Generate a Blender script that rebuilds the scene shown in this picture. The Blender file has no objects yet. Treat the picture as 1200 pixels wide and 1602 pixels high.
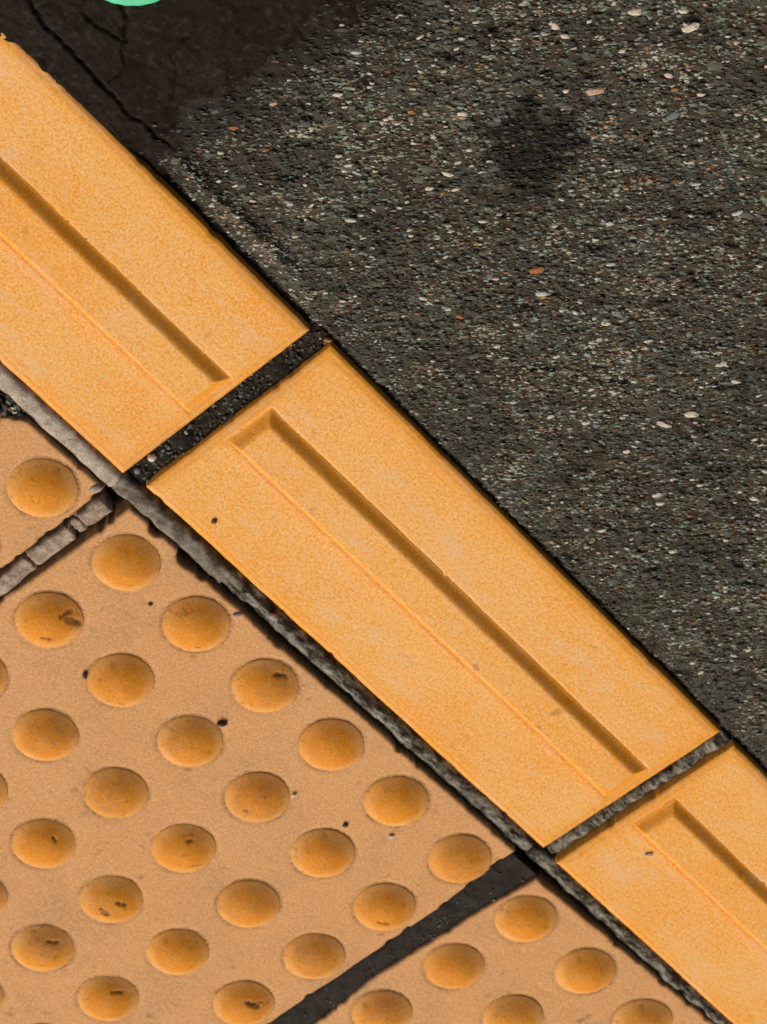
import bpy, math
import numpy as np
from mathutils import Matrix
S = bpy.context.scene
COL = S.collection
rng = np.random.default_rng(7)

# ------------------------------------------------------------------ camera, sky, sun, exposure
# metres; x runs along the tile rows, y from the dome tiles towards the asphalt, z = 0 is the tile face
R3 = [[0.644824, -0.619622, -0.447516], [0.762946, 0.557026, 0.328079], [0.045993, -0.552984, 0.831922]]
CAM = [-0.50438, 0.52353, 1.05093]
cd = bpy.data.cameras.new('camera'); cam = bpy.data.objects.new('camera', cd); COL.objects.link(cam)
cam.matrix_world = Matrix([[*R3[0], CAM[0]], [*R3[1], CAM[1]], [*R3[2], CAM[2]], [0, 0, 0, 1]])
cd.sensor_fit = 'VERTICAL'; cd.sensor_height = 36; cd.lens = 94.38
cd.clip_start = 0.05; cd.clip_end = 500
cd.dof.use_dof = True; cd.dof.focus_distance = 1.17; cd.dof.aperture_fstop = 22
S.camera = cam

SUN_EL, SUN_AZ = math.radians(46), math.radians(160)     # azimuth clockwise from +y
w = bpy.data.worlds.new('World'); S.world = w; w.use_nodes = True
nt = w.node_tree; bg = nt.nodes['Background']
sky = nt.nodes.new('ShaderNodeTexSky'); sky.sky_type = 'NISHITA'; sky.sun_disc = False
sky.sun_elevation = SUN_EL; sky.sun_rotation = SUN_AZ; sky.air_density = 0.7; sky.dust_density = 8.0; sky.ozone_density = 0.3
nt.links.new(sky.outputs[0], bg.inputs[0]); bg.inputs[1].default_value = 0.05
sd = bpy.data.lights.new('sun', 'SUN'); sun = bpy.data.objects.new('sun', sd); COL.objects.link(sun)
sd.energy = 2.4; sd.angle = math.radians(44); sd.color = (1.0, 0.90, 0.76)
dx, dy, dz = math.sin(SUN_AZ) * math.cos(SUN_EL), math.cos(SUN_AZ) * math.cos(SUN_EL), math.sin(SUN_EL)
from mathutils import Vector
sun.rotation_euler = Vector((dx, dy, dz)).to_track_quat('Z', 'Y').to_euler()
sun.location = (dx * 3, dy * 3, dz * 3)
S.view_settings.view_transform = 'Standard'; S.view_settings.look = 'None'
S.view_settings.exposure = 0.17; S.view_settings.gamma = 1

# ------------------------------------------------------------------ noise in numpy
def hsh(ix, iy, s):
    n = (ix.astype(np.int64) * 374761393 + iy.astype(np.int64) * 668265263 + s * 1442695041) & 0xffffffff
    n = ((n ^ (n >> 13)) * 1274126177) & 0xffffffff
    n = ((n ^ (n >> 16)) * 2246822519) & 0xffffffff
    return ((n ^ (n >> 15)) & 0xffff) / 65535.0
def vn(x, y, s=0):
    x = np.asarray(x, float); y = np.asarray(y, float)
    ix = np.floor(x); iy = np.floor(y); fx = x - ix; fy = y - iy
    fx = fx * fx * (3 - 2 * fx); fy = fy * fy * (3 - 2 * fy)
    a = hsh(ix, iy, s); b = hsh(ix + 1, iy, s); c = hsh(ix, iy + 1, s); d = hsh(ix + 1, iy + 1, s)
    return (a + (b - a) * fx) * (1 - fy) + (c + (d - c) * fx) * fy - 0.5
def fbm(x, y, o=4, s=0):
    r = 0; a = 1
    for k in range(o):
        r = r + a * vn(x * 2**k + 17.3 * k, y * 2**k + 5.1 * k, s + k); a *= 0.5
    return r
def worley(x, y, s=0):
    ix = np.floor(x); iy = np.floor(y); best = np.full(np.shape(x), 9.0); bid = np.zeros(np.shape(x))
    for a in (-1, 0, 1):
        for b in (-1, 0, 1):
            cx = ix + a + hsh(ix + a, iy + b, s); cy = iy + b + hsh(ix + a, iy + b, s + 1)
            d = (cx - x)**2 + (cy - y)**2; m = d < best
            best = np.where(m, d, best); bid = np.where(m, hsh(ix + a, iy + b, s + 2), bid)
    return np.sqrt(best), bid
def ss(a, b, x):
    t = np.clip((x - a) / (b - a), 0, 1); return t * t * (3 - 2 * t)
def seg_dist(X, Y, pts):
    d = np.full(np.shape(X), 9.0)
    for (ax, ay), (bx, by) in zip(pts[:-1], pts[1:]):
        vx, vy = bx - ax, by - ay; t = np.clip(((X - ax) * vx + (Y - ay) * vy) / (vx * vx + vy * vy), 0, 1)
        d = np.minimum(d, np.hypot(X - ax - t * vx, Y - ay - t * vy))
    return d

# ------------------------------------------------------------------ mesh helpers
def mesh_np(name, V, F, col=None, smooth=True):
    V = np.asarray(V, np.float32).reshape(-1, 3); F = np.asarray(F, np.int32); k = F.shape[1]
    me = bpy.data.meshes.new(name); me.vertices.add(len(V)); me.vertices.foreach_set('co', V.ravel())
    me.loops.add(F.size); me.loops.foreach_set('vertex_index', F.ravel())
    me.polygons.add(len(F)); me.polygons.foreach_set('loop_start', np.arange(0, F.size, k, dtype=np.int32))
    if col is not None:
        at = me.color_attributes.new('mark', 'FLOAT_COLOR', 'POINT')
        c = np.ones((len(V), 4), np.float32); c[:, :3] = np.asarray(col, np.float32).reshape(-1, 3); at.data.foreach_set('color', c.ravel())
    me.update(calc_edges=True); me.validate()
    me.polygons.foreach_set('use_smooth', np.full(len(me.polygons), smooth, bool))
    return me
def grid(name, X, Y, Z, col=None, keep=None, skirt=None):
    n, m = X.shape
    V = np.stack([X, Y, Z], -1).reshape(-1, 3); I = np.arange(n * m).reshape(n, m)
    F = np.stack([I[:-1, :-1], I[1:, :-1], I[1:, 1:], I[:-1, 1:]], -1)
    F = F.reshape(-1, 4) if keep is None else F[keep]
    C = None if col is None else np.asarray(col).reshape(-1, 3)
    if skirt is not None:
        b = np.concatenate([I[:, 0], I[-1, 1:], I[-2::-1, -1], I[0, -2:0:-1]])
        lo = V[b].copy(); lo[:, 2] = skirt; k = len(V); nb = len(b)
        V = np.concatenate([V, lo]); j = np.arange(nb); j2 = (j + 1) % nb
        F = np.concatenate([F, np.stack([b[j2], b[j], k + j, k + j2], -1)])
        if C is not None: C = np.concatenate([C, C[b]])
    return mesh_np(name, V, F, C)
def obj(name, me, mat=None, parent=None, loc=None, rz=0, scale=None):
    o = bpy.data.objects.new(name, me); COL.objects.link(o)
    if mat is not None and me is not None and not me.materials: me.materials.append(mat)
    if parent: o.parent = parent
    if loc is not None: o.location = loc
    o.rotation_euler[2] = rz
    if scale is not None: o.scale = scale
    return o
def tag(o, label=None, cat=None, group=None, kind=None):
    for k, v in (('label', label), ('category', cat), ('group', group), ('kind', kind)):
        if v: o[k] = v
    return o

# ------------------------------------------------------------------ materials
class NT:
    def __init__(s, name, rough=0.8, spec=0.3):
        s.m = bpy.data.materials.new(name); s.m.use_nodes = True; s.t = s.m.node_tree
        s.b = s.t.nodes['Principled BSDF']; s.b.inputs['Roughness'].default_value = rough
        s.b.inputs['Specular IOR Level'].default_value = spec
        g = s.t.nodes.new('ShaderNodeNewGeometry'); s.pos = g.outputs['Position']
    def lk(s, a, b): s.t.links.new(a, b)
    def noise(s, scale, det=3, rough=0.55, sc=(1, 1, 1), rot=0, off=0):
        mp = s.t.nodes.new('ShaderNodeMapping'); mp.inputs['Scale'].default_value = sc; mp.inputs['Rotation'].default_value = (0, 0, rot)
        mp.inputs['Location'].default_value = (off, off * 1.7, 0); s.lk(s.pos, mp.inputs[0])
        n = s.t.nodes.new('ShaderNodeTexNoise'); n.inputs['Scale'].default_value = scale; n.inputs['Detail'].default_value = det
        n.inputs['Roughness'].default_value = rough; s.lk(mp.outputs[0], n.inputs['Vector']); return n.outputs['Fac']
    def ramp(s, x, a, b, y0=0.0, y1=1.0):
        r = s.t.nodes.new('ShaderNodeMapRange'); r.inputs[1].default_value = a; r.inputs[2].default_value = b
        r.inputs[3].default_value = y0; r.inputs[4].default_value = y1; s.lk(x, r.inputs[0]); return r.outputs[0]
    def mul(s, a, b, op='MULTIPLY'):
        r = s.t.nodes.new('ShaderNodeMath'); r.operation = op; r.use_clamp = True
        for i, v in enumerate((a, b)):
            if isinstance(v, (int, float)): r.inputs[i].default_value = v
            else: s.lk(v, r.inputs[i])
        return r.outputs[0]
    def mix(s, f, a, b):
        r = s.t.nodes.new('ShaderNodeMix'); r.data_type = 'RGBA'
        if isinstance(f, (int, float)): r.inputs[0].default_value = f
        else: s.lk(f, r.inputs[0])
        for i, v in ((6, a), (7, b)):
            if isinstance(v, tuple): r.inputs[i].default_value = (*v, 1)
            else: s.lk(v, r.inputs[i])
        return r.outputs[2]
    def attr(s):
        a = s.t.nodes.new('ShaderNodeAttribute'); a.attribute_name = 'mark'
        sp = s.t.nodes.new('ShaderNodeSeparateColor'); s.lk(a.outputs['Color'], sp.inputs[0]); return sp.outputs, a.outputs['Color']
    def col(s, c): s.lk(c, s.b.inputs['Base Color'])
    def bump(s, h, st=0.3, dist=0.0004):
        b = s.t.nodes.new('ShaderNodeBump'); b.inputs['Strength'].default_value = st; b.inputs['Distance'].default_value = dist
        s.lk(h, b.inputs['Height']); s.lk(b.outputs[0], s.b.inputs['Normal'])
EDIR = math.atan2(0.763, 0.645)

# glazed-looking orange yellow of the bar tiles, worn pale and pinkish in places
M = NT('bar_tile_yellow', 0.62, 0.3)
at, _ = M.attr()
big = M.ramp(M.noise(13, 5, 0.62, off=3), 0.40, 0.61)
grain = M.noise(720, 3, 0.85)
mid = M.ramp(M.noise(90, 3, 0.6, off=9), 0.35, 0.68)
worn = M.mul(M.mul(big, 0.75), M.mul(mid, 0.35), 'ADD')
worn = M.mul(worn, M.ramp(at[1], 0, 1, 1.0, 0.3))
c = M.mix(M.ramp(M.mul(worn, M.ramp(grain, 0.3, 0.7, 0, 0.6), 'ADD'), 0.25, 1.25), (0.82, 0.330, 0.006), (0.82, 0.440, 0.105))
c = M.mix(M.mul(M.ramp(grain, 0.51, 0.62, 0, 0.80), M.ramp(at[1], 0, 1, 1.0, 0.42)), c, (0.78, 0.54, 0.33))
c = M.mix(M.ramp(grain, 0.34, 0.49, 0.85, 0), c, (0.66, 0.225, 0.004))
c = M.mix(M.mul(at[2], M.ramp(grain, 0.3, 0.7, 0.4, 0.9)), c, (0.56, 0.37, 0.21))
c = M.mix(M.ramp(M.noise(60, 6, 0.78, sc=(0.4, 1, 1), rot=-0.75, off=41), 0.52, 0.68, 0, 0.5), c, (0.70, 0.50, 0.32))
c = M.mix(M.ramp(M.noise(160, 5, 0.75, off=45), 0.63, 0.72, 0, 0.4), c, (0.50, 0.36, 0.25))
c = M.mix(M.ramp(M.noise(55, 5, 0.65, off=21), 0.66, 0.76, 0, 0.22), c, (0.50, 0.33, 0.20))
c = M.mix(M.mul(at[0], M.ramp(M.noise(420, 3, 0.6), 0.3, 0.65, 0.25, 1.0)), c, (0.10, 0.06, 0.025))
c = M.mix(M.mul(at[1], 0.30), c, (0.84, 0.315, 0.004))  # fuller orange at tile edges; on bar slopes it paints in a warmer shade
M.col(c); M.bump(grain, 0.22, 0.0005); MBAR = M.m

# faded tan of the dome tiles, the domes keep a fuller ochre
def dome_mat(name, A, B, dust, gr, dk=0.85):
    M = NT(name, 0.72, 0.25); at, _ = M.attr()
    grain = M.noise(740, 3, 0.85); mid = M.noise(70, 4, 0.62, off=4); big = M.noise(9, 3, 0.5, off=8)
    f = M.mul(M.ramp(mid, 0.35, 0.7, 0, 0.55), M.ramp(big, 0.35, 0.65, 0, 0.45), 'ADD')
    c = M.mix(f, A, B)
    c = M.mix(M.ramp(grain, 0.52, 0.66, 0, gr), c, dust)
    c = M.mix(M.ramp(grain, 0.32, 0.50, dk, 0), c, (A[0] * 0.62, A[1] * 0.52, A[2] * 0.30))
    c = M.mix(M.ramp(M.noise(38, 5, 0.7, off=13), 0.60, 0.74, 0, 0.5), c, (0.36, 0.19, 0.075))
    c = M.mix(M.ramp(M.noise(150, 4, 0.7, sc=(0.35, 1, 1), rot=-EDIR, off=31), 0.58, 0.72, 0, 0.35), c, (0.45, 0.24, 0.09))
    c = M.mix(M.ramp(M.noise(300, 4, 0.7, off=51), 0.62, 0.74, 0, 0.45), c, (0.34, 0.17, 0.06))
    c = M.mix(M.mul(M.ramp(M.noise(24, 5, 0.7, off=61), 0.47, 0.66), M.ramp(M.noise(420, 3, 0.7, off=71), 0.40, 0.58, 0, 0.6)), c, (0.27, 0.155, 0.075))
    c = M.mix(M.mul(at[2], M.ramp(grain, 0.3, 0.7, 0.45, 1.0)), c, dust)
    c = M.mix(M.mul(at[0], M.ramp(M.noise(500, 3, 0.6), 0.28, 0.6, 0.3, 1.0)), c, (0.045, 0.03, 0.016))
    M.col(c); M.bump(grain, 0.3, 0.0005); return M.m
MFIELD = dome_mat('dome_tile_tan', (0.61, 0.31, 0.115), (0.60, 0.275, 0.075), (0.71, 0.45, 0.25), 0.8)
MDOME = dome_mat('dome_ochre', (0.62, 0.215, 0.003), (0.64, 0.245, 0.008), (0.74, 0.41, 0.14), 0.38, 0.5)

# asphalt
def asphalt_mat(name, A, B, C, rough=0.75):
    M = NT(name, rough, 0.12); at, _ = M.attr()
    n1 = M.noise(330, 4, 0.65, sc=(0.35, 1, 1), rot=-EDIR); n2 = M.noise(26, 4, 0.6, off=2); g = M.noise(800, 3, 0.7, off=5)
    c = M.mix(M.ramp(n1, 0.42, 0.66), A, B)
    c = M.mix(M.mul(M.ramp(n2, 0.4, 0.62), M.ramp(g, 0.42, 0.66), 'MULTIPLY'), c, C)
    c = M.mix(M.ramp(g, 0.3, 0.45, 0.5, 0), c, (A[0] * 0.5, A[1] * 0.5, A[2] * 0.5))
    c = M.mix(at[0], c, (0.013, 0.009, 0.006))
    c = M.mix(at[2], c, (0.15, 0.145, 0.12))
    M.col(c); M.bump(g, 0.35, 0.0006); return M.m
MASPH = asphalt_mat('asphalt_brown_grey', (0.040, 0.028, 0.018), (0.068, 0.058, 0.042), (0.090, 0.106, 0.086))
MPATCH = asphalt_mat('bitumen_patch', (0.0105, 0.0068, 0.0044), (0.0165, 0.011, 0.0075), (0.025, 0.018, 0.013), 0.85)
M = NT('ground_asphalt', 0.8, 0.2)
c = M.mix(M.ramp(M.noise(300, 4, 0.6), 0.4, 0.65), (0.045, 0.035, 0.026), (0.085, 0.085, 0.072)); M.col(c); MGROUND = M.m
# stones take their colour from a per-stone attribute
M = NT('aggregate_stone', 0.65, 0.35); at, ac = M.attr()
M.col(M.mix(M.ramp(M.noise(1100, 3, 0.6), 0.3, 0.7, 0.0, 0.38), ac, (0.03, 0.024, 0.018))); MAGG = M.m
def stone_mat(name, A, B, rough=0.65):
    M = NT(name, rough, 0.3); M.col(M.mix(M.ramp(M.noise(900, 3, 0.6), 0.35, 0.68), A, B)); M.bump(M.noise(1500, 2), 0.3, 0.0003); return M.m
MSTONE = [stone_mat('stone_cream', (0.66, 0.58, 0.47), (0.46, 0.41, 0.33)), stone_mat('stone_grey_white', (0.55, 0.54, 0.46), (0.36, 0.37, 0.32)),
          stone_mat('stone_blue_grey', (0.17, 0.21, 0.21), (0.10, 0.12, 0.12)), stone_mat('stone_rust', (0.42, 0.16, 0.045), (0.24, 0.10, 0.035)),
          stone_mat('stone_pink', (0.52, 0.36, 0.26), (0.36, 0.24, 0.17))]
# joint fillers
def mortar_mat(name, A, B, D, scale=160, rough=0.85, stretch=(1, 1, 1)):
    M = NT(name, rough, 0.2); at, _ = M.attr()
    c = M.mix(M.ramp(M.noise(scale, 5, 0.65, sc=stretch, rot=-EDIR), 0.41, 0.62), A, B)
    c = M.mix(M.ramp(M.noise(85, 5, 0.7, off=81), 0.54, 0.68, 0, 0.7), c, D)
    g = M.noise(1200, 2, 0.6); c = M.mix(M.ramp(g, 0.35, 0.68, 0.45, 0), c, D)
    c = M.mix(at[0], c, D); M.col(c); M.bump(g, 0.4, 0.0006); return M.m
MM_PALE = mortar_mat('mortar_pale_grey', (0.42, 0.365, 0.29), (0.56, 0.50, 0.415), (0.09, 0.052, 0.036))
MM_GREY = mortar_mat('mortar_dark_grey', (0.14, 0.120, 0.090), (0.34, 0.30, 0.24), (0.030, 0.022, 0.016), 110)
MM_PINK = mortar_mat('mortar_pinkish', (0.34, 0.255, 0.18), (0.54, 0.44, 0.355), (0.06, 0.034, 0.022), 260)
MM_STREAK = mortar_mat('mortar_streaked', (0.024, 0.019, 0.012), (0.36, 0.345, 0.285), (0.026, 0.018, 0.012), 260, stretch=(0.3, 1.2, 1))
MM_SEAL = mortar_mat('black_sealant', (0.017, 0.012, 0.009), (0.028, 0.022, 0.017), (0.012, 0.008, 0.006), 120, 0.75)
MM_GRIT = mortar_mat('joint_grit', (0.014, 0.010, 0.007), (0.035, 0.027, 0.020), (0.010, 0.007, 0.005), 300)

# ------------------------------------------------------------------ ground, asphalt, patch
X0, X1, Y0, Y1 = -0.66, 0.92, -0.2755, 0.80
bigs = 80.0
V = [(-bigs, -bigs), (bigs, -bigs), (bigs, bigs), (-bigs, bigs), (X0, Y0), (X1, Y0), (X1, Y1), (X0, Y1)]
gm = mesh_np('ground', [(a, b, -0.004) for a, b in V], [(0, 1, 5, 4), (1, 2, 6, 5), (2, 3, 7, 6), (3, 0, 4, 7)], smooth=False)
tag(obj('ground', gm, MGROUND), kind='structure')

PATCH_B = [(-0.1380, 0.120), (-0.1385, 0.1497), (-0.1385, 0.1652), (-0.1460, 0.1855), (-0.1450, 0.2137), (-0.141, 0.2454), (-0.1395, 0.2785), (-0.150, 0.36), (-0.17, 0.46)]
pbx = np.array([p[0] for p in PATCH_B]); pby = np.array([p[1] for p in PATCH_B])
def patch_sd(x, y):   # > 0 inside the patch
    r = np.interp(y, pby, pbx) - x + 0.009 * ss(0.165, 0.20, y) + 0.0050 * fbm(x * 170, y * 170, 4, 40) + 0.011 * fbm(x * 42, y * 42, 2, 41) * ss(0.165, 0.20, y)
    return np.minimum(r, 0.43 - y)
TILE_TOP = 0.1490
STAIN = (-0.0389, 0.277)
def stain_f(x, y):
    a = (x - STAIN[0]) * math.cos(EDIR) + (y - STAIN[1]) * math.sin(EDIR); b = -(x - STAIN[0]) * math.sin(EDIR) + (y - STAIN[1]) * math.cos(EDIR)
    d = np.hypot(a / 0.0260, b / 0.0225) + 0.6 * fbm(x * 85, y * 85, 5, 61)
    return ss(1.12, 0.70, d)
def asphalt_h(x, y):
    a = x * math.cos(EDIR) + y * math.sin(EDIR); b = -x * math.sin(EDIR) + y * math.cos(EDIR)
    w1, i1 = worley(a * 150, b * 230, 3); w2, i2 = worley(a * 330, b * 520, 9)
    h = -0.0026 + 0.0022 * fbm(x * 22, y * 22, 3, 5) + (0.0011 * (0.62 - w1) * (0.3 + i1)) + 0.0009 * (0.6 - w2) * (0.2 + i2)
    h = h + 0.0009 * fbm(a * 240, b * 420, 3, 15) - 0.0014 * ss(0.28, 0.5, fbm(a * 60, b * 90, 3, 33))
    d = y - TILE_TOP - 0.0015 * fbm(x * 120, y * 5, 2, 77)
    h = h - 0.0034 * ss(0.0050, 0.0006, d) - 0.0012 * ss(0.03, 0.008, d)
    ridge = np.exp(-((d - 0.0115) / 0.0035)**2) * ss(-0.035, -0.08, x) * ss(-0.150, -0.130, x)
    h = h + 0.0035 * ridge - 0.0010 * stain_f(x, y)
    far = np.maximum(np.maximum(ss(-0.5, X0, x), ss(0.7, X1, x)), ss(0.62, Y1, y))
    return h * (1 - far) + (-0.004) * far
xs = np.concatenate([np.linspace(X0, -0.27, 80)[:-1], np.arange(-0.27, 0.47, 0.00105), np.linspace(0.4705, X1, 90)])
ys = np.concatenate([np.arange(0.1435, 0.41, 0.00095), np.linspace(0.4105, Y1, 70)])
X, Y = np.meshgrid(xs, ys, indexing='ij'); Z = asphalt_h(X, Y)
psd = patch_sd(X, Y)
Z = Z - 0.004 * ss(0.012, 0.026, psd)
ridgec = np.exp(-((Y - TILE_TOP - 0.0115) / 0.0035)**2) * ss(-0.035, -0.08, X) * ss(-0.150, -0.130, X) * ss(-0.1, 0.25, fbm(X * 260, Y * 260, 3, 90))
colr = np.stack([np.clip(stain_f(X, Y) * 0.97 + 0.45 * ss(0.005, 0.001, Y - TILE_TOP) + 0.7 * ss(-0.035, 0.006, psd), 0, 1), 0 * X, 0.55 * ridgec], -1)  # red: stain, patch border, and shade painted into the recess beside the tiles
asphalt = tag(obj('asphalt', grid('asphalt', X, Y, Z, colr), MASPH), kind='structure')

xs = np.concatenate([np.linspace(-0.60, -0.262, 150)[:-1], np.arange(-0.262, -0.125, 0.0007)]); ys = np.concatenate([np.arange(0.136, 0.29, 0.0007), np.linspace(0.2905, 0.44, 60)])
X, Y = np.meshgrid(xs, ys, indexing='ij'); psd = patch_sd(X, Y)
CRACKS = [([(-0.262, 0.1725), (-0.2324, 0.1641), (-0.2199, 0.1611), (-0.2046, 0.1611), (-0.188, 0.1601), (-0.1684, 0.1601), (-0.1515, 0.1611), (-0.1385, 0.1625), (-0.130, 0.165)], 0.0008, 0.0024),
          ([(-0.2135, 0.177), (-0.2031, 0.1781), (-0.1947, 0.1811), (-0.1853, 0.1742), (-0.1834, 0.1631)], 0.0006, 0.0016),
          ([(-0.1938, 0.1821), (-0.1992, 0.189), (-0.208, 0.1919), (-0.225, 0.199)], 0.0009, 0.002), ([(-0.1763, 0.2033), (-0.1763, 0.1933), (-0.1659, 0.1874), (-0.1587, 0.1733)], 0.0005, 0.0012),
          ([(-0.228, 0.176), (-0.218, 0.183), (-0.2135, 0.177)], 0.0005, 0.0013)]
wx = X + 0.0022 * fbm(X * 150, Y * 150, 3, 50); wy = Y + 0.0022 * fbm(X * 150, Y * 150, 3, 51)
cr = 0 * X; dk = 0 * X
for pts, wd, dep in CRACKS:
    d = seg_dist(wx, wy, pts); cr = np.maximum(cr, dep * ss(wd * 1.5, wd * 0.4, d)); dk = np.maximum(dk, ss(wd * 2.0, wd * 0.7, d))
wk, _ = worley(X * 75, Y * 75, 70)
Z = 0.0014 + 0.0016 * fbm(X * 38, Y * 38, 3, 52) + 0.0006 * fbm(X * 330, Y * 330, 4, 53) - 0.0006 * ss(0.52, 0.75, wk) - cr
lip = ss(0.1395, 0.150, Y + 0.001 * fbm(X * 300, Y * 90, 3, 54))
Z = Z - 0.0015 * ss(0.166, 0.150, Y) - 0.0046 * ss(0.034, -0.004, psd)
# ragged lower lip that laps over the edge of the tile
yl = np.interp(X, [-0.6, -0.2291, -0.2082, -0.1831, -0.1552, -0.1361], [0.1400, 0.1436, 0.1455, 0.1476, 0.1480, 0.1487]) + 0.0011 * fbm(X * 210, 0 * X, 4, 55)
Z = np.where(Y < yl + 0.0035, np.minimum(Z, 0.0010 * np.sqrt(np.clip((Y - yl) / 0.0035, 0, 1)) + 0.0003 * fbm(X * 500, Y * 500, 2, 8)), Z) - 0.003 * ss(0.0, -0.0012, Y - yl)
keepv = (psd > -0.004) & (Y > yl - 0.0016)
keep = keepv[:-1, :-1] & keepv[1:, :-1] & keepv[1:, 1:] & keepv[:-1, 1:]
colr = np.stack([np.clip(dk * 0.55, 0, 1), 0 * X, 0.10 * ss(0.2, 0.5, fbm(X * 420, Y * 420, 2, 56))], -1)
patch = tag(obj('asphalt_patch', grid('asphalt_patch', X, Y, Z, colr, keep=keep), MPATCH), kind='structure')

# ------------------------------------------------------------------ stones of the asphalt
def ico():
    p = (1 + 5**0.5) / 2
    v = np.array([(-1, p, 0), (1, p, 0), (-1, -p, 0), (1, -p, 0), (0, -1, p), (0, 1, p), (0, -1, -p), (0, 1, -p), (p, 0, -1), (p, 0, 1), (-p, 0, -1), (-p, 0, 1)], float)
    f = [(0, 11, 5), (0, 5, 1), (0, 1, 7), (0, 7, 10), (0, 10, 11), (1, 5, 9), (5, 11, 4), (11, 10, 2), (10, 7, 6), (7, 1, 8), (3, 9, 4), (3, 4, 2), (3, 2, 6), (3, 6, 8), (3, 8, 9), (4, 9, 5), (2, 4, 11), (6, 2, 10), (8, 6, 7), (9, 8, 1)]
    return v / np.linalg.norm(v[0]), np.array(f)
IV, IF = ico()
def ico2():
    v = [tuple(a) for a in IV]; f = []; mid = {}
    def md(a, b):
        k = (min(a, b), max(a, b))
        if k not in mid:
            q = (np.array(v[a]) + np.array(v[b])); q /= np.linalg.norm(q); mid[k] = len(v); v.append(tuple(q))
        return mid[k]
    for a, b, c in IF:
        x, y, z = md(a, b), md(b, c), md(c, a); f += [(a, x, z), (b, y, x), (c, z, y), (x, y, z)]
    return np.array(v), np.array(f)
IV2, IF2 = ico2()
def stone_cloud(name, P, L, W, H, A, C, parent, mat):
    n = len(P); rr = 1 + 0.5 * (rng.random((n, 12)) - 0.5)
    v = IV[None] * rr[..., None] * np.stack([L, W, H], -1)[:, None, :]
    ca, sa = np.cos(A)[:, None], np.sin(A)[:, None]
    x = v[..., 0] * ca - v[..., 1] * sa; y = v[..., 0] * sa + v[..., 1] * ca
    v = np.stack([x, y, v[..., 2]], -1) + P[:, None, :]
    F = (IF[None] + 12 * np.arange(n)[:, None, None]).reshape(-1, 3)
    me = mesh_np(name, v.reshape(-1, 3), F, np.repeat(C, 12, 0), smooth=False)
    return tag(obj(name, me, mat, parent), kind='stuff')
PAL = np.array([(0.125, 0.152, 0.120), (0.078, 0.088, 0.068), (0.030, 0.018, 0.010), (0.082, 0.057, 0.036), (0.55, 0.51, 0.41), (0.26, 0.105, 0.025), (0.13, 0.095, 0.025), (0.15, 0.18, 0.17)])
PRB = np.array([0.17, 0.20, 0.29, 0.22, 0.034, 0.010, 0.013, 0.063])
def in_view(x, y, z=0.0, m=0.06):   # the stretch of asphalt that the picture shows, with a margin
    d = [x - CAM[0], y - CAM[1], z - CAM[2]]; c = [d[0] * R3[0][k] + d[1] * R3[1][k] + d[2] * R3[2][k] for k in range(3)]
    u = c[0] / -c[2] * 2.6217; v = c[1] / -c[2] * 2.6217
    return (np.abs(u) < 0.3745 + m) & (np.abs(v) < 0.5 + m)
n = 150000
px = rng.uniform(-0.30, 0.52, n); py = 0.1500 + 0.30 * rng.random(n)
k = (patch_sd(px, py) < 0.020 * rng.random(n)**2.5 - 0.006 * rng.random(n)) & in_view(px, py)
px, py = px[k][:44000], py[k][:44000]; n = len(px)
L = 0.00065 + 0.0012 * rng.random(n)**2.2; near = ss(0.03, 0.0, py - TILE_TOP)
L = L * (1 - 0.25 * near); Wd = L * rng.uniform(0.34, 0.62, n); bg_ = rng.random(n) < 0.014; H = L * rng.uniform(0.3, 0.5, n); L = np.where(bg_, L * 2.2, L); Wd = np.where(bg_, Wd * 2.2, Wd)
C = PAL[rng.choice(len(PAL), n, p=PRB)] * rng.uniform(0.75, 1.25, (n, 1)) * (1 - 0.9 * stain_f(px, py))[:, None]
C = C * ((1.30 + 1.0 * fbm(px * 38, py * 38, 3, 210)) * (1 - 0.78 * ss(-0.030, 0.008, patch_sd(px, py))))[:, None]
ea = px * math.cos(EDIR) + py * math.sin(EDIR); eb = -px * math.sin(EDIR) + py * math.cos(EDIR)
C = C * (1 + 1.1 * np.exp(-((py - TILE_TOP - 0.0115) / 0.004)**2) * ss(-0.03, -0.08, px))[:, None]
C = C * 1.18 * np.exp(1.5 * fbm(ea * 55, eb * 150, 3, 220))[:, None]
A = EDIR + rng.normal(0, 0.20, n)
C[bg_] = np.array([(0.098, 0.100, 0.078), (0.080, 0.082, 0.068), (0.060, 0.044, 0.030)])[rng.choice(3, int(bg_.sum()), p=[0.45, 0.3, 0.25])]
C = np.minimum(C, (0.60, 0.56, 0.47))
stone_cloud('aggregate', np.stack([px, py, np.where(patch_sd(px, py) > 0.008, 0.0002, asphalt_h(px, py)) + H * 0.15], -1), L, Wd, H, A, C, asphalt, MAGG)

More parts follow.
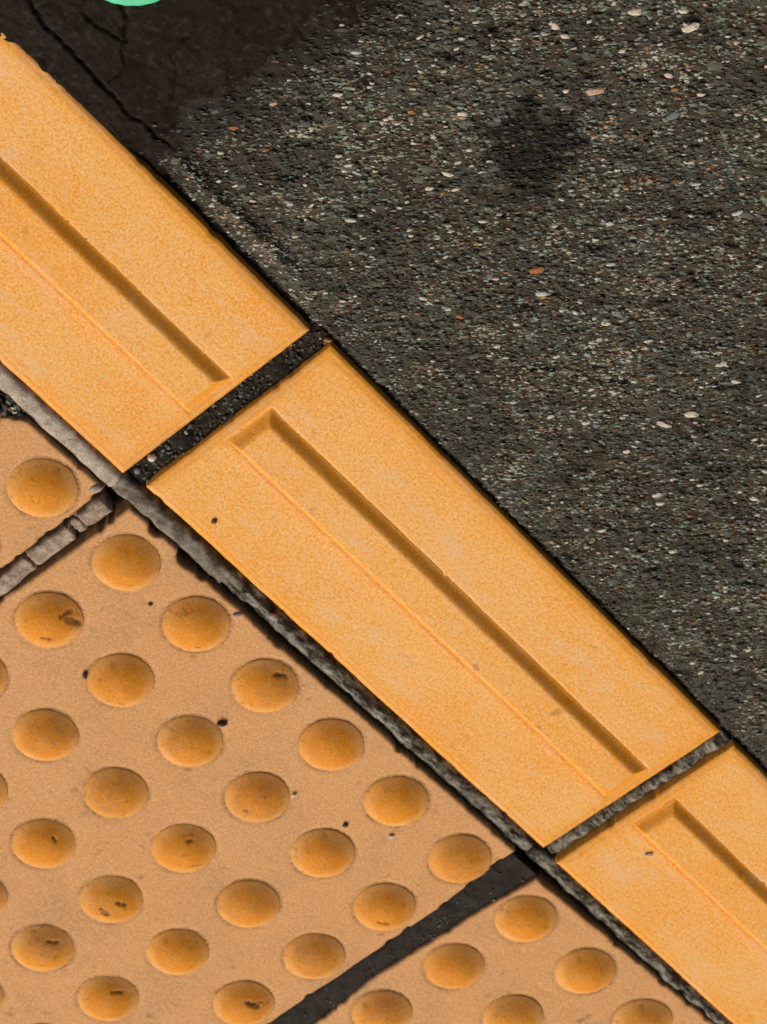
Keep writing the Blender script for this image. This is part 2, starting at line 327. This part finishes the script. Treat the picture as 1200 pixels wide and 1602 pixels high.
def stone_mesh(name, seed, mat, flat=0.55):
    r = np.random.default_rng(seed); v = IV2 * (1 + 0.30 * (r.random((len(IV2), 1)) - 0.5)) * np.array([1, 0.72 + 0.2 * r.random(), flat])
    v[:, 2] = np.clip(v[:, 2], -1, 0.45 * flat / 0.55 + 0.1 * r.random())
    me = mesh_np(name, v, IF2, smooth=False); me.materials.append(mat); return me
SM = [[stone_mesh('stone', 10 * a + b, MSTONE[a]) for b in range(4)] for a in range(5)]
MEAS = [(-0.0428, 0.3158, 4, 4.2), (-0.0545, 0.2431, 0, 3.0), (-0.115, 0.2317, 0, 2.6), (-0.1241, 0.2503, 0, 2.0), (-0.0108, 0.334, 2, 3.6), (0.0197, 0.237, 1, 3.8), (0.0047, 0.2019, 3, 2.2),
        (0.1162, 0.2496, 0, 3.6), (0.1118, 0.2369, 0, 3.6), (-0.0395, 0.364, 0, 4.0), (-0.0775, 0.3208, 0, 2.8), (-0.0711, 0.3216, 0, 2.4), (0.0085, 0.243, 3, 3.6), (0.0452, 0.3275, 1, 2.8),
        (-0.1324, 0.1881, 3, 2.2), (-0.0601, 0.3506, 0, 3.0), (-0.1373, 0.2538, 1, 1.3)]
spots = [(a, b, c, d * 0.78) for a, b, c, d in MEAS]; tries = 0
while len(spots) < 290 and tries < 20000:
    tries += 1
    x, y = rng.uniform(-0.24, 0.46), rng.uniform(0.152, 0.40)
    if not in_view(x, y, 0, 0.01): continue
    if patch_sd(np.array(x), np.array(y)) > -0.003 or (stain_f(np.array(x), np.array(y)) > 0.3 and rng.random() < 0.85): continue
    r = 0.85 + 1.1 * rng.random()**2.2
    if y < 0.175: r *= 0.7
    if any((x - a)**2 + (y - b)**2 < ((r + s) * 0.0012)**2 for a, b, _, s in spots): continue
    spots.append((x, y, int(rng.choice(5, p=[0.46, 0.34, 0.08, 0.04, 0.08])), r))
for i, (x, y, mi, r) in enumerate(spots):
    z = float(asphalt_h(np.array(x), np.array(y))); r *= 0.001
    obj('stone', SM[mi][i % 4], None, asphalt, (x, y, z + 0.12 * r), EDIR + rng.normal(0, 0.25), (r * rng.uniform(1.0, 1.45), r * rng.uniform(0.6, 0.85), r * rng.uniform(0.6, 0.8)))

# ------------------------------------------------------------------ tiles
def lines(n, length, e=(0.0, 0.0004, 0.0009, 0.0015, 0.0023)):
    e = np.array(e) / length; return np.concatenate([e, np.linspace(e[-1], 1 - e[-1], n)[1:-1], 1 - e[::-1]])
def slab(name, x0, x1, y0, y1, nx, ny, edge, hfun, attr, thick):
    s = lines(nx, x1 - x0); t = lines(ny, y1 - y0); Sg, T = np.meshgrid(s, t, indexing='ij')
    Xn = x0 + (x1 - x0) * Sg; Yn = y0 + (y1 - y0) * T
    xl, xr, yb, yt = edge(Xn, Yn)
    X = xl + (xr - xl) * Sg; Y = yb + (yt - yb) * T
    de = np.minimum(np.minimum(X - xl, xr - X), np.minimum(Y - yb, yt - Y))
    return grid(name, X, Y, hfun(X, Y, de), attr(X, Y, de), skirt=-thick)

# ---- row of dome tiles
domes_strip = obj('dome_tile_strip', None, loc=(0.12, -0.128, -0.03))
tag(domes_strip, 'faded tan tactile paving of square tiles covered in rounded ochre domes', 'tactile paving')
OFF = Vector((0.12, -0.128, -0.03))
def child(name, me, mat, parent, o, loc=(0, 0, 0), rz=0, scale=None):
    ch = obj(name, me, mat, parent, Vector(loc) - o, rz, scale); return ch
PIT = 0.05107; DR = 0.0167
D1X = [0.0010, 0.0505, 0.1010, 0.1505, 0.2005, 0.2512]
def dome_spots(dx): return [(D1X[i] + dx, -0.0003 - j * 0.0501) for i in range(6) for j in range(6)]
MARKED = {(0, 1): [(0.55, 0.15, 0.85, -0.1, 0.16), (0.65, 0.4, 0.35, 0.3, 0.12), (-0.2, -0.45, 0.05, -0.5, 0.10)], (3, 3): [(-0.3, -0.1, -0.1, -0.35, 0.13), (0.2, 0.15, 0.4, 0.02, 0.13), (-0.3, -0.3, -0.1, -0.4, 0.09)],
          (5, 1): [(-0.2, -0.35, 0.15, -0.5, 0.10)], (5, 3): [(0.1, 0.35, 0.45, 0.1, 0.13), (0.2, 0.25, 0.55, 0.25, 0.08)], (3, 4): [(0.2, 0.5, 0.5, 0.4, 0.10)], (4, 4): [(0.15, 0.5, 0.45, 0.45, 0.09)],
          (2, 0): [(0.3, 0.55, 0.6, 0.45, 0.11)], (1, 0): [(0.0, -0.72, 0.12, -0.74, 0.06)], (3, 1): [(-0.35, -0.3, -0.32, -0.33, 0.10)], (3, 2): [(0.15, 0.5, 0.25, 0.5, 0.09)], (2, 3): [(0.3, 0.45, 0.4, 0.3, 0.10)]}
EX = np.array([0.645, 0.763]); EY = np.array([-0.62, 0.557]); EX = EX / np.linalg.norm(EX); EY = EY / np.linalg.norm(EY)
def dome_mesh(seed, marks=(), hi=False):
    nr, na = (30, 84) if (marks or hi) else (18, 56)
    q = np.linspace(0, 1, nr); th = np.linspace(0, 2 * np.pi, na, endpoint=False)
    q = 1 - (1 - q)**1.25
    Q, T = np.meshgrid(q, th, indexing='ij'); r = DR * Q * (1 + 0.010 * fbm(np.cos(T) * 2 + seed, np.sin(T) * 2, 2, seed))
    X = r * np.cos(T); Y = r * np.sin(T)
    Z = 0.0064 * (1 - Q**2.0)**1.12 + 0.00022 * fbm(X * 160 + seed, Y * 160, 3, seed) - 0.0006 * ss(0.97, 1.0, Q)
    dirt = 0.75 * ss(0.962, 0.995, Q) * ss(-0.35, 0.3, fbm(np.cos(T) * 1.5 + seed, np.sin(T) * 1.5, 2, seed + 3)) + 0.5 * ss(0.44, 0.56, fbm(X * 330 + seed, Y * 330, 3, seed + 5))
    dust = 0.95 * ss(0.52, 0.98, Q + 0.14 * fbm(X * 150 + seed, Y * 150, 3, seed + 11)) * (0.55 + 0.45 * ss(-0.4, 0.4, fbm(np.cos(T) + 3 * seed, np.sin(T), 2, seed + 9)))
    for ax, ay, bx, by, wd in marks:   # gouges, given along the picture's right and up
        a = DR * (ax * EX + ay * EY); b = DR * (bx * EX + by * EY)
        d = seg_dist(X + 0.0009 * fbm(X * 600, Y * 600, 2, 4), Y + 0.0009 * fbm(X * 600, Y * 600, 2, 5), [tuple(a), tuple(b)])
        m = ss(wd * DR * 0.85, wd * DR * 0.25, d); Z = Z - 0.0006 * m; dirt = np.maximum(dirt, m * 0.95)
    X = np.concatenate([X, X[:, :1]], 1); Y = np.concatenate([Y, Y[:, :1]], 1); Z = np.concatenate([Z, Z[:, :1]], 1)
    C = np.stack([np.clip(dirt, 0, 1), 0 * dirt, np.clip(dust, 0, 1)], -1); C = np.concatenate([C, C[:, :1]], 1)
    n, m = X.shape; I = np.arange(n * (m - 1)).reshape(n, m - 1); I = np.concatenate([I, I[:, :1]], 1)
    F = np.stack([I[:-1, :-1], I[1:, :-1], I[1:, 1:], I[:-1, 1:]], -1).reshape(-1, 4)
    V = np.stack([X[:, :-1], Y[:, :-1], Z[:, :-1]], -1).reshape(-1, 3)
    # centre ring shares one point: keep a tiny central disc
    V[:m - 1, :2] = V[m - 1:2 * (m - 1), :2] * 0.02; V[:m - 1, 2] = V[m - 1:2 * (m - 1), 2].mean()
    me = mesh_np('dome', V, F, C[:, :-1].reshape(-1, 3)); me.materials.append(MDOME); return me
DOMES = [dome_mesh(s) for s in range(1, 9)]
DY0 = -0.2740
def cut(v, ctrl):
    a = np.array(ctrl); return np.interp(v, a[:, 0], a[:, 1])
# outlines: right, left, lower and upper edge of each tile (left edge as function of y ...), metres
DT = [('dome_tile', -0.613, dict(l=[(0, -0.6310)], r=[(0, -0.3410)], t=[(0, 0.0210)]), None),
      ('dome_tile', -0.30655, dict(l=[(0, -0.3250)], r=[(-0.3, -0.0360), (-0.05, -0.0350), (0.0205, -0.0350)], t=[(-0.33, 0.0200), (-0.118, 0.0160), (-0.108, 0.0085), (-0.0965, 0.0095), (-0.0915, 0.0165), (-0.0850, 0.0203), (-0.0712, 0.0206), (-0.035, 0.0210)]),
       'dome tile with a chipped upper edge'),
      ('dome_tile', 0.0, dict(l=[(-0.28, -0.0250), (-0.06, -0.0222), (0.022, -0.0198)], r=[(-0.28, 0.2748), (-0.148, 0.2723), (-0.0287, 0.2706), (-0.012, 0.2690), (0.0245, 0.2672)],
                              t=[(-0.02, 0.0225), (-0.0100, 0.0225), (-0.0065, 0.0200), (-0.0022, 0.0203), (0.0004, 0.0232), (0.0100, 0.0230), (0.0150, 0.0196), (0.0190, 0.0178), (0.0240, 0.0188), (0.0329, 0.0208), (0.0837, 0.0210), (0.1628, 0.0228), (0.267, 0.0243)]),
       'whole dome tile with two bites out of its upper edge'),
      ('dome_tile', 0.3068, dict(l=[(-0.28, 0.2930), (-0.1294, 0.2893), (-0.0841, 0.2848), (-0.0114, 0.2868), (0.0207, 0.2891)], r=[(0, 0.5780)], t=[(0.28, 0.0205), (0.437, 0.0270), (0.58, 0.0270)]), None),
      ('dome_tile', 0.613, dict(l=[(0, 0.5960)], r=[(0, 0.8850)], t=[(0, 0.0250)]), None)]
for ti, (nm, dx, ed, lab) in enumerate(DT):
    seed = 100 + ti * 17
    def edge(X, Y, ed=ed, seed=seed):
        nz = lambda v, k: 0.0007 * fbm(v * 85, 0 * v + k, 4, seed + k) - 0.0011 * ss(0.25, 0.5, fbm(v * 130, 0 * v + 3 * k, 3, seed + 7 + k))
        return cut(Y, ed['l']) - nz(Y, 1), cut(Y, ed['r']) + nz(Y, 2), DY0 - nz(X, 3), cut(X, ed['t']) + nz(X, 4)
    sp = np.array(dome_spots(dx)); sp = sp + np.random.default_rng(seed).normal(0, 0.0004, sp.shape)
    def ring(X, Y, sp=sp):
        d = np.full(X.shape, 9.0)
        for cx, cy in sp: d = np.minimum(d, np.hypot(X - cx, Y - cy))
        return d
    def hf(X, Y, de, sp=sp, seed=seed):
        d = ring(X, Y, sp)
        z = 0.0004 * fbm(X * 30, Y * 30, 3, seed) + 0.00012 * fbm(X * 330, Y * 330, 3, seed + 2)
        z = z - 0.00045 * np.exp(-((d - DR - 0.0003) / 0.0007)**2)
        return z - 0.0012 * (1 - np.clip(de / 0.0017, 0, 1))**2 - 0.0004 * ss(0.50, 0.66, fbm(X * 120, Y * 120, 4, seed + 4))
    def af(X, Y, de, sp=sp, seed=seed):
        d = ring(X, Y, sp)
        dirt = 0.85 * np.exp(-((d - DR - 0.0003) / 0.0006)**2) * ss(-0.35, 0.4, fbm(X * 70, Y * 70, 2, seed + 5))
        dirt = np.maximum(dirt, 0.6 * ss(0.0014, 0.0, de + 0.0010 * fbm(X * 200, Y * 200, 3, seed + 6)))
        dirt = np.maximum(dirt, 0.5 * ss(0.52, 0.62, fbm(X * 140, Y * 140, 3, seed + 8)))
        return np.stack([np.clip(dirt, 0, 1), ss(0.02, 0, de), 0.25 + 0 * X], -1)
    vis = ti in (1, 2, 3)
    xl0 = np.mean([a[1] for a in ed['l']]); xr0 = np.mean([a[1] for a in ed['r']])
    nn = 250 if vis else 90
    me = slab(nm, xl0, xr0, DY0, 0.021, nn, nn, edge, hf, af, 0.03)
    V = np.empty(len(me.vertices) * 3, np.float32); me.vertices.foreach_get('co', V); V = V.reshape(-1, 3)
    base = np.array([(xl0 + xr0) / 2, (DY0 + 0.021) / 2, -0.03]); me.vertices.foreach_set('co', (V - base).ravel().astype(np.float32)); me.update()
    tile = child(nm, me, MFIELD, domes_strip, OFF, base)
    if lab: tile['label'] = lab
    for k, (cx, cy) in enumerate(sp):
        i, j = divmod(k, 6)
        if ti == 2 and (i, j) in MARKED: dm = dome_mesh(200 + k, MARKED[(i, j)]); rz = 0
        else: dm = DOMES[(k * 5 + ti) % 8]; rz = (k * 2.4) % 6.28
        g = child('dome', dm, None, tile, Vector(base), (cx, cy, -0.0001), rz)

# ---- row of bar tiles
bar_strip = obj('bar_tile_strip', None, loc=(0.126, 0.092, -0.03)); OFB = Vector((0.126, 0.092, -0.03))
tag(bar_strip, 'bright orange-yellow row of narrow tiles, each with one long raised bar', 'tactile paving')
BT = [(-0.6470, -0.3475, 0.0325, 0.1470), (-0.3352, -0.0357, 0.0326, 0.1475), (-0.0234, 0.2757, 0.0356, 0.1495), (0.2876, 0.5870, 0.0346, 0.1492), (0.5990, 0.8985, 0.0350, 0.1492)]
BGAP = [(0.006, 0.006), (0.006, 0.0046), (0.0060, 0.0052), (0.0064, 0.0055), (0.006, 0.006)]
for ti, (x0, x1, y0, y1) in enumerate(BT):
    seed = 300 + 13 * ti; vis = ti in (1, 2, 3)
    b0, b1 = x0 + BGAP[ti][0], x1 - BGAP[ti][1]; bl, bh = y0 + 0.0452, y0 + 0.0722
    def edge(X, Y, q=(x0, x1, y0, y1), seed=seed):
        nz = lambda v, k: 0.00035 * fbm(v * 60, 0 * v + k, 4, seed + k) - 0.0006 * ss(0.40, 0.6, fbm(v * 110, 0 * v + 3 * k, 3, seed + 7 + k))
        return q[0] - nz(Y, 1), q[1] + nz(Y, 2), q[2] - nz(X, 3), q[3] + nz(X, 4)
    def bd(X, Y): # distance outside the bar's foot
        return np.hypot(np.maximum(np.maximum(b0 - X, X - b1), 0), np.maximum(np.maximum(bl - Y, Y - bh), 0))
    def hf(X, Y, de, seed=seed):
        z = 0.0003 * fbm(X * 25, Y * 25, 3, seed) + 0.00008 * fbm(X * 400, Y * 400, 2, seed + 2)
        z = z - 0.0013 * (1 - np.clip(de / 0.0030, 0, 1))**1.5 - 0.00035 * np.exp(-((de - 0.0032) / 0.0005)**2)
        return z - 0.0001 * np.exp(-((bd(X, Y) - 0.0004) / 0.0006)**2) - 0.0003 * ss(0.5, 0.66, fbm(X * 110, Y * 110, 4, seed + 4)) - 0.0006 * (bd(X, Y) <= 0)
    def af(X, Y, de, seed=seed):
        d = bd(X, Y)
        dirt = 0.6 * ss(0.0013, 0.0, de + 0.0010 * fbm(X * 200, Y * 200, 3, seed + 6)); dirt = np.maximum(dirt, 0.25 * ss(0.56, 0.64, fbm(X * 125, Y * 125, 3, seed + 8)))
        dirt = np.maximum(dirt, 0.30 * np.exp(-((de - 0.0033) / 0.0005)**2))
        dust = 0.45 * np.exp(-(d / 0.0010)**2) * ss(-0.3, 0.3, fbm(X * 45, Y * 45, 3, seed + 9)) + 0.6 * ss(0.0036, 0.0028, de) * ss(0.0006, 0.0014, de) * ss(-0.25, 0.35, fbm(X * 20, Y * 20, 3, seed + 12))
        return np.stack([np.clip(dirt, 0, 1), ss(0.012, 0, de) * 0.9, np.clip(dust, 0, 1)], -1)
    me = slab('bar_tile', x0, x1, y0, y1, 260 if vis else 80, 100 if vis else 40, edge, hf, af, 0.03)
    V = np.empty(len(me.vertices) * 3, np.float32); me.vertices.foreach_get('co', V); V = V.reshape(-1, 3)
    base = np.array([(x0 + x1) / 2, (y0 + y1) / 2, -0.03]); me.vertices.foreach_set('co', (V - base).ravel().astype(np.float32)); me.update()
    tile = child('bar_tile', me, MBAR, bar_strip, OFB, base)
    lx = lines(230 if vis else 60, b1 - b0, np.linspace(0, 0.0090, 18)); ly = lines(8, bh - bl, np.linspace(0, 0.0090, 18)); Sx, Sy = np.meshgrid(lx, ly, indexing='ij')
    X = b0 + (b1 - b0) * Sx; Y = bl + (bh - bl) * Sy
    dd = np.minimum(np.minimum(X - b0, b1 - X), np.minimum((Y - bl) * 2.3, bh - Y)) + 0.00025 * fbm(X * 90, Y * 90, 3, seed + 20)
    q = np.clip(dd / 0.0068, 0, 1); prof = 0.15 * q + 0.85 * q * q * (3 - 2 * q)
    Z = -0.0004 + 0.0044 * prof + 0.0001 * fbm(X * 300, Y * 300, 3, seed + 21) + 0.0002 * fbm(X * 30, Y * 30, 2, seed + 22)
    wear = ss(0.05, 0.4, fbm(X * 40, Y * 120, 4, seed + 24))
    colr = np.stack([0.35 * ss(0.0009, 0.0, dd) * wear + 0.55 * ss(0.50, 0.60, fbm(X * 140, Y * 140, 3, seed + 25)), 0.25 + 0.75 * ss(0.0075, 0.004, dd), 0.10 * wear * ss(0.003, 0.0075, dd)], -1)  # green: slopes pulled to orange, the hue of the shaded band painted in
    me = grid('bar', X - base[0], Y - base[1], Z - base[2], colr, skirt=0.0285)
    child('bar', me, MBAR, tile, Vector(base), Vector(base))

# ------------------------------------------------------------------ bed and joints
bed = tag(obj('paving_bed', mesh_np('paving_bed', [(X0, Y0, -0.0305), (X1, Y0, -0.0305), (X1, 0.17, -0.0305), (X0, 0.17, -0.0305), (X0, Y0, -0.012), (X1, Y0, -0.012), (X1, 0.17, -0.012), (X0, 0.17, -0.012)],
      [(0, 3, 2, 1), (4, 5, 6, 7), (0, 1, 5, 4), (1, 2, 6, 5), (2, 3, 7, 6), (3, 0, 4, 7)], np.zeros((8, 3)), smooth=False), MM_GRIT), kind='structure')
def joint(name, p0, p1, w0, mat, top, drop, rough, seed, wob=0.0006, res=0.0007, lab=None, dark=0.9, wfun=None, flat=1.0, ends=0.0, shear=(0, 0)):
    """a strand of filler from p0 to p1, w0 wide, rounded across; lower at its sides"""
    p0 = np.array(p0); p1 = np.array(p1); Lg = np.linalg.norm(p1 - p0); d = (p1 - p0) / Lg; nrm = np.array([-d[1], d[0]])
    s = np.linspace(0, Lg, max(6, int(Lg / res))); t = np.linspace(-1, 1, max(9, int(w0 / res) + 6)); Sg, T = np.meshgrid(s, t, indexing='ij')
    ww = w0 / 2 * (1 + 0.0 * Sg) if wfun is None else wfun(Sg / Lg) / 2
    cx = wob * fbm(Sg * 55, 0 * Sg, 3, seed); ed = wob * 1.1 * fbm(Sg * 150, np.sign(T) * 3, 3, seed + 3)
    q = T * (ww + ed) + cx
    Sg = Sg + (shear[0] + (shear[1] - shear[0]) * Sg / Lg) * q
    X = p0[0] + d[0] * Sg + nrm[0] * q; Y = p0[1] + d[1] * Sg + nrm[1] * q
    Z = top - drop * np.abs(T)**(2.2 * flat) + rough * fbm(X * 140, Y * 140, 4, seed + 5) + 0.25 * rough * fbm(X * 700, Y * 700, 2, seed + 6)
    if ends: Z = Z - drop * 0.8 * (ss(ends, 0, Sg) + ss(ends, 0, Lg - Sg))
    side_dark = ss(0.52, 0.92, np.abs(T) + 0.35 * fbm(X * 220, Y * 220, 3, seed + 7))  # strand colour gets darker towards both sides
    me = grid(name, X, Y, Z, np.stack([np.clip(side_dark * dark, 0, 1), 0 * X, 0 * X], -1), skirt=-0.0125)
    o = obj(name, me, mat, bed)
    if lab: o['label'] = lab
    return o
joint('mortar_joint', (-0.66, 0.0272), (-0.0345, 0.0268), 0.0124, MM_PALE, -0.0003, 0.0050, 0.0008, 500, flat=1.7, dark=0.7, lab='smooth pale grey mortar strand')
joint('mortar_joint', (-0.0350, 0.0272), (0.0400, 0.0282), 0.0122, MM_GREY, -0.0008, 0.0050, 0.0016, 520, wob=0.0010, flat=1.5, lab='dark grey mortar strand')
joint('mortar_joint', (0.0400, 0.0282), (0.2720, 0.0299), 0.0118, MM_STREAK, -0.0016, 0.0055, 0.0024, 540, lab='streaked blackish mortar strand')
joint('mortar_joint', (0.2750, 0.0292), (0.92, 0.0305), 0.0112, MM_STREAK, -0.0016, 0.0055, 0.0026, 560)
# cracked pinkish mortar between the first two dome tiles
SHR = [0.2, -0.5, 0.35, -0.3, 0.6, -0.2, 0.3, 0]
yq = [0.0150, -0.0010, -0.0072, -0.0340, -0.0700, -0.115, -0.17, -0.274]
for k in range(len(yq) - 1):
    a, b = yq[k] - 0.0003, yq[k + 1] + 0.0003
    joint('mortar_chunk', (-0.0277, a), (-0.0285, b), 0.0118, MM_PINK, -0.0010 - 0.0016 * (k == 1), 0.0045, 0.0010, 600 + 9 * k, wob=0.0009, ends=0.0006, flat=2.2, shear=(SHR[k], SHR[k + 1]))
joint('sealant_joint', (0.2790, 0.0215), (0.2835, -0.274), 0.0195, MM_SEAL, -0.0022, 0.0012, 0.0010, 700, flat=3, dark=0.5, lab='smooth black rubbery sealant', wfun=lambda u: np.interp(u, [0, 0.1, 0.3, 0.55, 1], [0.0240, 0.0195, 0.0165, 0.0185, 0.0200]))
joint('gravel_joint', (-0.124, 0.0145), (-0.086, 0.0155), 0.0140, MM_GRIT, -0.0046, 0.0010, 0.0022, 715, flat=3)
joint('gravel_joint', (-0.0297, 0.0340), (-0.0290, 0.1510), 0.0125, MM_GRIT, -0.0042, 0.0015, 0.0030, 720, flat=3, lab='sunken black grit joint')
joint('mortar_joint', (0.2815, 0.0360), (0.2820, 0.1490), 0.0105, MM_STREAK, -0.0018, 0.0050, 0.0024, 740)
for xx in (-0.333, 0.587): joint('mortar_joint', (xx, 0.0175), (xx, -0.274), 0.0110, MM_PINK, -0.0016, 0.0050, 0.0014, 760)
for xx in (-0.3413, 0.5930): joint('mortar_joint', (xx, 0.0350), (xx, 0.1490), 0.0105, MM_STREAK, -0.0018, 0.0050, 0.0024, 780)
# grit lying in the black joint
n = 420; gx = -0.0295 + rng.uniform(-0.0058, 0.0058, n); gy = rng.uniform(0.036, 0.152, n); L = 0.0004 + 0.0009 * rng.random(n)**2
C = PAL[rng.choice(len(PAL), n, p=[0.16, 0.12, 0.48, 0.08, 0.04, 0.01, 0.02, 0.09])] * rng.uniform(0.6, 1.2, (n, 1))
hx = rng.uniform(-0.122, -0.088, 260); hy = rng.uniform(0.0085, 0.0225, 260); n2 = 130; tx = 0.281 + rng.normal(0, 0.006, n2); ty = rng.uniform(-0.2, 0.02, n2)
gz = np.concatenate([-0.0044 + 0.0006 * rng.random(n), -0.0048 + 0.0024 * rng.random(260), -0.0018 + 0 * tx]); gx = np.concatenate([gx, hx, tx + 0.005 * (-ty / 0.2)]); gy = np.concatenate([gy, hy, ty])
L = np.concatenate([L, 0.0007 + 0.0013 * rng.random(260)**2, 0.0004 + 0.0007 * rng.random(n2)**2]); n = len(gx)
C = np.concatenate([C, PAL[rng.choice(len(PAL), 260, p=[0.16, 0.16, 0.36, 0.16, 0.06, 0.01, 0.02, 0.07])], PAL[rng.choice(len(PAL), n2, p=[0.3, 0.2, 0.1, 0.1, 0.06, 0.0, 0.0, 0.24])] * 0.8])
stone_cloud('joint_gravel', np.stack([gx, gy, gz], -1), L, L * 0.75, L * 0.6, rng.uniform(0, 6.28, n), C, bed, MAGG)

# ------------------------------------------------------------------ loose things
def pebble(name, seed, x, y, z, size, mat, label, cat, rz=0.0, flat=0.6, group=None):
    r = np.random.default_rng(seed); v = IV2 * (1 + 0.26 * (r.random((len(IV2), 1)) - 0.5)) * np.array([size[0], size[1], size[0] * flat])
    v[:, 2] -= v[:, 2].min(); v[:, 2] = np.maximum(v[:, 2], v[:, 2].max() * 0.12) - v[:, 2].max() * 0.12
    o = obj(name, mesh_np(name, v, IF2, smooth=False), mat, None, (x, y, z), rz); return tag(o, label, cat, group)
DARK = stone_mat('crumb_dark', (0.03, 0.024, 0.018), (0.075, 0.07, 0.055)); WHITE = stone_mat('pebble_white', (0.72, 0.64, 0.54), (0.58, 0.50, 0.42)); BLUE = stone_mat('pebble_blue_grey', (0.22, 0.23, 0.26), (0.13, 0.135, 0.15)); GREYP = stone_mat('chip_grey', (0.36, 0.32, 0.27), (0.24, 0.21, 0.18)); BRN = stone_mat('crumb_brown', (0.16, 0.085, 0.03), (0.09, 0.05, 0.02)); RUST = stone_mat('chip_orange', (0.5, 0.19, 0.04), (0.3, 0.12, 0.03))
e = EDIR
pebble('pebble', 1, -0.0323, 0.0472, -0.0045, (0.0021, 0.0019), WHITE, 'small round white pebble lying in the black grit joint', 'pebble', e, 0.8)
pebble('pebble', 2, -0.0314, 0.0372, -0.0045, (0.0019, 0.0015), BLUE, 'blue-grey pebble at the lower left end of the black grit joint', 'pebble', e + 1, 0.7)
pebble('pebble', 3, -0.0945, 0.0130, -0.0050, (0.0036, 0.0022), BLUE, 'bluish stone wedged in the broken tile edge at the left picture border', 'pebble', e - 1.1, 0.6)
pebble('pebble', 4, 0.0724, 0.0299, -0.0020, (0.0028, 0.0018), GREYP, 'pale grey pebble stuck in the dark mortar beside the dome tile', 'pebble', 0.2, 0.5)
pebble('crumb', 5, 0.0361, -0.0605, 0.0, (0.0021, 0.0012), DARK, 'dark crumb touching the left side of a dome', 'crumb', e + 1.6)
pebble('crumb', 6, 0.1028, -0.0311, 0.0, (0.0028, 0.0013), DARK, 'long dark crumb at the upper right rim of a dome', 'crumb', e)
pebble('crumb', 7, 0.1939, -0.0289, 0.0, (0.0016, 0.0013), DARK, 'round dark crumb on bare tile between domes near the black sealant', 'crumb', e)
pebble('crumb', 8, 0.0265, -0.0084, 0.0, (0.0012, 0.0009), BRN, 'tiny brown speck between the two topmost domes', 'crumb', e)
pebble('crumb', 9, 0.0115, 0.0465, 0.0, (0.0014, 0.0012), BRN, 'brown speck on the upper left corner of the middle bar tile', 'crumb', e)
pebble('chip', 10, 0.2156, -0.0165, 0.0, (0.0015, 0.0010), WHITE, 'whitish chip on the dome tile close to its right corner', 'chip', e)
pebble('chip', 11, 0.1615, -0.0352, 0.0, (0.0014, 0.0010), WHITE, 'white chip at the right rim of a dome in the tile middle', 'chip', e)
pebble('chip', 12, -0.0385, 0.0177, -0.0004, (0.0026, 0.0020), GREYP, 'grey flake on the corner of the chipped dome tile', 'chip', e, 0.35)
pebble('chip', 13, -0.0257, 0.1494, -0.0040, (0.0020, 0.0012), RUST, 'orange chip at the asphalt end of the black grit joint', 'chip', e, 0.6)
pebble('chip', 14, -0.0206, 0.1085, -0.0012, (0.0014, 0.0011), GREYP, 'grey speck beside the upper end of the middle raised bar', 'chip', e, 0.5)
pebble('chip', 15, 0.0590, 0.0185, -0.0004, (0.0022, 0.0012), BLUE, 'blue-grey flake on the dome tile edge next to the mortar', 'chip', e, 0.4)
pebble('chip', 16, 0.3150, 0.0742, 0.0, (0.0024, 0.0010), GREYP, 'thin grey flake left of the bar on the lower right tile', 'chip', e, 0.25)

# turquoise lid, mostly beyond the top of the picture
def lid():
    prof = [(0.0, 0.0046), (0.010, 0.0047), (0.0195, 0.0047), (0.0215, 0.0054), (0.0250, 0.0056), (0.0265, 0.0050), (0.0273, 0.0036), (0.0275, 0.0), (0.0262, 0.0), (0.0258, 0.0030), (0.0, 0.0032)]
    na = 120; V = []; F = []
    for i, (r, z) in enumerate(prof):
        for k in range(na):
            t = 2 * math.pi * k / na; rr = max(r, 0.0002) + (0.00010 * (1 if k % 4 < 2 else -1) if i in (6, 7) else 0)
            V.append((rr * math.cos(t), rr * math.sin(t), z))
    for i in range(len(prof) - 1):
        for k in range(na): F.append((i * na + k, (i + 1) * na + k, (i + 1) * na + (k + 1) % na, i * na + (k + 1) % na))
    return mesh_np('plastic_lid', V, F)
ML = NT('turquoise_plastic', 0.5, 0.4); ML.col(ML.mix(ML.ramp(ML.noise(500, 3), 0.35, 0.7), (0.10, 0.62, 0.36), (0.06, 0.50, 0.29))); ML = ML.m
o = obj('plastic_lid', lid(), ML, None, (-0.2243, 0.2145, 0.0022))
tag(o, 'bright turquoise round plastic lid lying on the dark smooth asphalt patch', 'lid')
